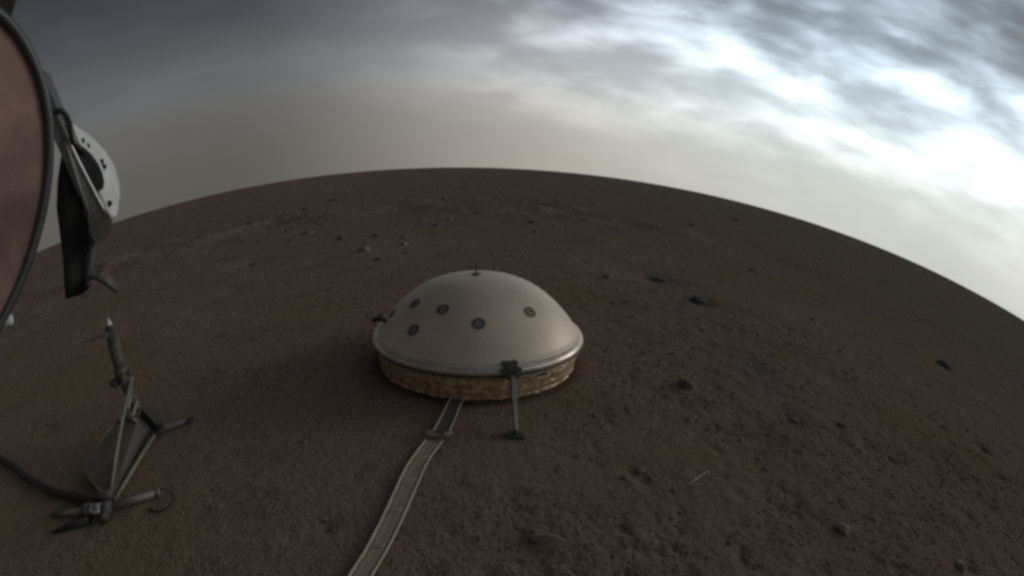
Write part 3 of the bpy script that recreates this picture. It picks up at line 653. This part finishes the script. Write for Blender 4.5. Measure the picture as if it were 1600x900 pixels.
lp = [Vector((-0.9121, 0.7258, 0.0140)), Vector((-0.8885, 0.7313, 0.0200)), Vector((-0.8519, 0.7171, 0.0200)), Vector((-0.8328, 0.6941, 0.0160)), Vector((-0.8417, 0.6733, 0.0100)), Vector((-0.8720, 0.6630, 0.0050)), Vector((-0.9101, 0.6702, 0.0030))]
m = MB(); m.tube(sm(lp, 8), 0.0022, 8); m.build('wire_loop', black_m, FX, True)
cp = [Vector((-1.1442, 1.0168, 0.0120)), Vector((-1.1081, 1.0325, 0.0120)), Vector((-1.0785, 1.0560, 0.0120)), Vector((-1.0584, 1.0749, 0.0100))]
m = MB(); m.tube(sm(cp, 4), [0.007 + 0.003 * (i % 2) for i in range(13)], 8); m.build('foot_chain', rosy_metal, FX, True)
m = MB(); c0 = cp[-1] + Vector((0.012, 0.004, 0)); m.tube([c0 + Vector((math.cos(a) * 0.014, math.sin(a) * 0.014, 0)) for a in np.linspace(0, 2 * math.pi, 14)], 0.0035, 6); m.build('foot_ring', black_m, FX, True)
m = MB(); m.disc(Bpt + Vector((0.006, -0.01, 0.002)), (0, 0, 1), 0.028, 0.012, 18); m.build('rear_foot', dark_part, FX)
# cable to the left
cab = [(-2.3020, 0.8730, 0.0150), (-1.9881, 0.8144, 0.0140), (-1.7974, 0.7755, 0.0120), (-1.6238, 0.7283, 0.0130), (-1.4890, 0.6993, 0.0160), (-1.3664, 0.6765, 0.0140), (-1.2875, 0.6727, 0.0120), (-1.1900, 0.6627, 0.0200), (-1.1062, 0.6530, 0.0250)]
m = MB(); m.tube(sm(cab, 8), 0.0135, 10)
co = m.build('flat_cable', material('dark_red_cable', (0.040, 0.020, 0.018), 0.6, 0.0, 0.4, 30), None, True)
tag(co, 'dark brown cable snaking over the soil from the left to the tripod frame', 'cable')

# ------------------------------------------------------------------ round lens cover close at the left
dax = Vector((-0.9406, 0.2791, 0.1933)).normalized(); DD = 0.42
dc = Vector((0, 0, CAM_H)) + dax * DD; dr = DD * math.tan(R(20.3))
LC = thing('round_cover', dc, 'large round pinkish brown cover with a dark grey rim, cut off by the left edge', 'lens cover')
cover_face = material('rosy_dusty_face_reflections', (0.30, 0.185, 0.160), 0.75, 0.0, spec=0.15, col2=(0.14, 0.09, 0.08), scale=12, bump=0.6, bscale=20, detail=3)  # dusty face with blotchy reflections painted in as colour mottling
cover_rim = material('dark_grey_rim', (0.085, 0.088, 0.088), 0.5, 0.4, 0.3, 40, bump=0.2)
m = MB(); m.lathe(dc, [(0.0, 0.010), (dr * 0.4, 0.009), (dr * 0.7, 0.006), (dr * 0.90, 0.002), (dr * 0.965, -0.001)], 96, n=-dax); m.build('face', cover_face, LC, True)
m = MB(); m.lathe(dc, [(dr * 0.950, -0.004), (dr * 0.950, 0.003), (dr * 0.962, 0.006), (dr * 0.985, 0.006), (dr, 0.003), (dr, -0.012), (dr * 0.96, -0.018), (dr * 0.5, -0.022), (0, -0.024)], 120, n=-dax); m.build('rim', cover_rim, LC, True)
# white piece modelled as the glint at its lower edge
t0 = Vector((-0.3487, 0.1916, 0.6383)); t1 = Vector((-0.3456, 0.1978, 0.6423)); m = MB(); m.tube([t0 + dax * 0.01, t0.lerp(t1, 0.5) + dax * 0.008 + Vector((0.001, 0, -0.001)), t1 + dax * 0.012], [0.0025, 0.0036, 0.0015], 8); m.build('glint_tab', white_p, LC, True)
q0 = Vector((-0.3481, 0.2079, 0.8753)); m = MB(); m.bar(q0, q0 + Vector((-0.16, 0.03, 0.09)), 0.026, 0.022); m.build('hinge_arm', black_m, LC)

# ------------------------------------------------------------------ arm fitting behind the cover
AF = thing('arm_fitting', (-0.7265, 0.6079, 0.7523), 'grey metal arm end with white ring and hanging black strap behind the round cover', 'robot arm')
grey_bar = material('grey_arm_metal', (0.135, 0.135, 0.130), 0.5, 0.3, 0.3, 30, bump=0.2)
edge_hl = material('edge_highlight_paint', (0.42, 0.40, 0.37), 0.35, 0.5, 0.2, 30)
bp_ = [Vector((-0.6917, 0.5407, 0.8781)), Vector((-0.6887, 0.5606, 0.8262)), Vector((-0.6796, 0.5849, 0.7576)), Vector((-0.6692, 0.6013, 0.7046)), Vector((-0.6741, 0.5963, 0.6823)), Vector((-0.6863, 0.5816, 0.7078)), Vector((-0.6961, 0.5643, 0.7641)), Vector((-0.7005, 0.5480, 0.8178)), Vector((-0.7026, 0.5350, 0.8533))]
m = MB(); m.plate(bp_, 0.028); m.build('arm_bar', grey_bar, AF)
m = MB(); m.tube(sm([Vector((-0.6798, 0.5280, 0.8858)), Vector((-0.6766, 0.5521, 0.8234)), Vector((-0.6676, 0.5760, 0.7559)), Vector((-0.6570, 0.5926, 0.7004))], 4), 0.0030, 8); m.build('bar_highlight', edge_hl, AF, True)  # pale strip laid on as the highlight along the bar's lit edge
m = MB(); m.bar(Vector((-0.7017, 0.5501, 0.8619)), Vector((-0.7331, 0.5287, 0.9725)), 0.05, 0.028); m.build('arm_beam', grey_bar, AF)
ec = [Vector((-0.6778, 0.6065, 0.7078)), Vector((-0.6720, 0.6134, 0.6980)), Vector((-0.6697, 0.6161, 0.6832)), Vector((-0.6738, 0.6115, 0.6670)), Vector((-0.6828, 0.6011, 0.6558)), Vector((-0.6922, 0.5902, 0.6552)), Vector((-0.6973, 0.5847, 0.6793)), Vector((-0.6961, 0.5854, 0.7082))]
m = MB(); m.plate(ec, 0.05); m.build('end_cap', olive_metal, AF)
st = [((-0.7297, 0.5720, 0.8348), (-0.7231, 0.5862, 0.8109)), ((-0.7427, 0.5659, 0.7887), (-0.7194, 0.5993, 0.7637)), ((-0.7514, 0.5615, 0.7409), (-0.7190, 0.6036, 0.7279)), ((-0.7535, 0.5617, 0.6989), (-0.7212, 0.6028, 0.6915)), ((-0.7548, 0.5597, 0.6559), (-0.7255, 0.5966, 0.6440)), ((-0.7576, 0.5524, 0.6124), (-0.7298, 0.5879, 0.6064)), ((-0.7586, 0.5464, 0.5819), (-0.7371, 0.5734, 0.5726))]
v = []; f = []
for i, (a, b) in enumerate(st):
    for q in range(5):
        t = q / 4; p = Vector(a).lerp(Vector(b), t); p.y += 0.012 * math.sin(t * math.pi) ; v.append(p)
for i in range(len(st) - 1):
    for q in range(4): f.append((i * 5 + q, i * 5 + q + 1, i * 5 + 6 + q, i * 5 + 5 + q))
so = None
m = MB(); m.add(v, f); so = m.build('strap', material('black_strap', (0.014, 0.013, 0.012), 0.8, 0.0, 0.4, 40), AF, True)
md = so.modifiers.new('thick', 'SOLIDIFY'); md.thickness = 0.004
m = MB(); m.plate([(-0.7357, 0.5600, 0.5800), (-0.7295, 0.5681, 0.5805), (-0.7236, 0.5751, 0.5769), (-0.7269, 0.5683, 0.5635)], 0.004); m.build('strap_tail', olive_metal, AF)
m = MB(); m.tube(sm([(-0.7295, 0.5928, 0.7771), (-0.7224, 0.6066, 0.7375), (-0.7212, 0.6104, 0.6977), (-0.7251, 0.6051, 0.6472), (-0.7321, 0.5928, 0.6051), (-0.7381, 0.5817, 0.5803)], 6), [0.004 + 0.004 * math.sin(math.pi * i / 30) for i in range(31)], 8); m.build('side_strip', material('brown_strip', (0.13, 0.105, 0.09), 0.6, 0.1, 0.3, 30), AF, True)
m = MB(); m.tube(sm([(-0.6801, 0.5178, 0.8892), (-0.6729, 0.5268, 0.8897), (-0.6688, 0.5364, 0.8786), (-0.6678, 0.5440, 0.8602), (-0.6701, 0.5472, 0.8413), (-0.6765, 0.5594, 0.8267), (-0.6932, 0.5892, 0.8168)], 6), 0.0042, 8); m.build('hose', black_m, AF, True)
m = MB(); m.tube(sm([(-0.6890, 0.5429, 0.8812), (-0.6877, 0.5493, 0.8680), (-0.6874, 0.5560, 0.8484), (-0.6901, 0.5569, 0.8338)], 6), 0.0032, 8); m.build('hose', dark_part, AF, True)
# white ring with a dark recess and pairs of holes
m = MB(); outer = [(-0.7365, 0.5786, 0.8906), (-0.7349, 0.6041, 0.8694), (-0.7334, 0.6262, 0.8544), (-0.7339, 0.6455, 0.8376), (-0.7343, 0.6649, 0.8169), (-0.7285, 0.6753, 0.7951), (-0.7255, 0.6817, 0.7746), (-0.7242, 0.6858, 0.7524), (-0.7261, 0.6857, 0.7305), (-0.7225, 0.6763, 0.7067), (-0.7220, 0.6627, 0.6839), (-0.7226, 0.6471, 0.6878), (-0.7261, 0.6236, 0.7548), (-0.7362, 0.5983, 0.8270)]
m.plate(outer, 0.035)
ring = m.build('crescent_plate', material('white_plate_paint', (0.64, 0.64, 0.62), 0.45, 0.0, 0.22, 25, bump=0.1), AF)
bv = ring.modifiers.new('bevel', 'BEVEL'); bv.width = 0.006; bv.segments = 2
ctr = Vector((0, 0, CAM_H))
m = MB(); m.plate([(-0.7067, 0.5745, 0.8527), (-0.7014, 0.5860, 0.8347), (-0.6958, 0.5951, 0.8248), (-0.6901, 0.6051, 0.8102), (-0.6854, 0.6141, 0.7914), (-0.6828, 0.6201, 0.7725), (-0.6828, 0.6224, 0.7560), (-0.6859, 0.6202, 0.7446), (-0.6916, 0.6140, 0.7428), (-0.6965, 0.6074, 0.7522), (-0.7105, 0.5777, 0.8241)], 0.01); m.build('recess', material('black_recess', (0.022, 0.018, 0.018), 0.6, 0, 0.4, 20), ring)
for hp in ((-0.7177, 0.6089, 0.8417), (-0.7174, 0.6199, 0.8308), (-0.7131, 0.6470, 0.7971), (-0.7115, 0.6507, 0.7865), (-0.7059, 0.6495, 0.7169)):
    m = MB(); m.disc(hp, Vector(hp) - ctr, 0.0058, 0.006, 12); m.build('hole', dark_part, ring)
m = MB(); m.tube(sm([(-0.7251, 0.5765, 0.5978), (-0.7178, 0.5861, 0.6014), (-0.7083, 0.5962, 0.5915), (-0.6981, 0.6053, 0.5748), (-0.6877, 0.6141, 0.5581)], 5), [0.0050 - 0.00012 * i for i in range(21)], 8)
m.bar((-0.7245, 0.5848, 0.5947), (-0.7313, 0.5752, 0.5876), 0.016, 0.012); m.build('prong', black_m, AF, True)
m = MB(); m.plate([(-0.7176, 0.5943, 0.6020), (-0.7092, 0.6060, 0.6167), (-0.7049, 0.6103, 0.6098), (-0.7125, 0.5996, 0.5958)], 0.006); m.build('prong_plate', olive_metal, AF)
m = MB(); m.plate([(-0.7149, 0.6140, 0.6092), (-0.7022, 0.6246, 0.5807), (-0.6985, 0.6252, 0.5605), (-0.7123, 0.6128, 0.5792)], 0.003); m.build('thin_plate', rosy_metal, AF)

# ------------------------------------------------------------------ thin pale sliver lying on the soil
s0, s1 = lift((0.4015, 0.8669), 0.004), lift((0.5152, 0.9657), 0.004)
m = MB(); m.tube([s0, s0.lerp(s1, 0.5) + Vector((0, 0, 0.002)), s1], [0.0015, 0.0012, 0.0006], 6)
tag(m.build('sliver', tape_edge, None, True), 'thin pale straight sliver lying on the soil in the right foreground', 'sliver')
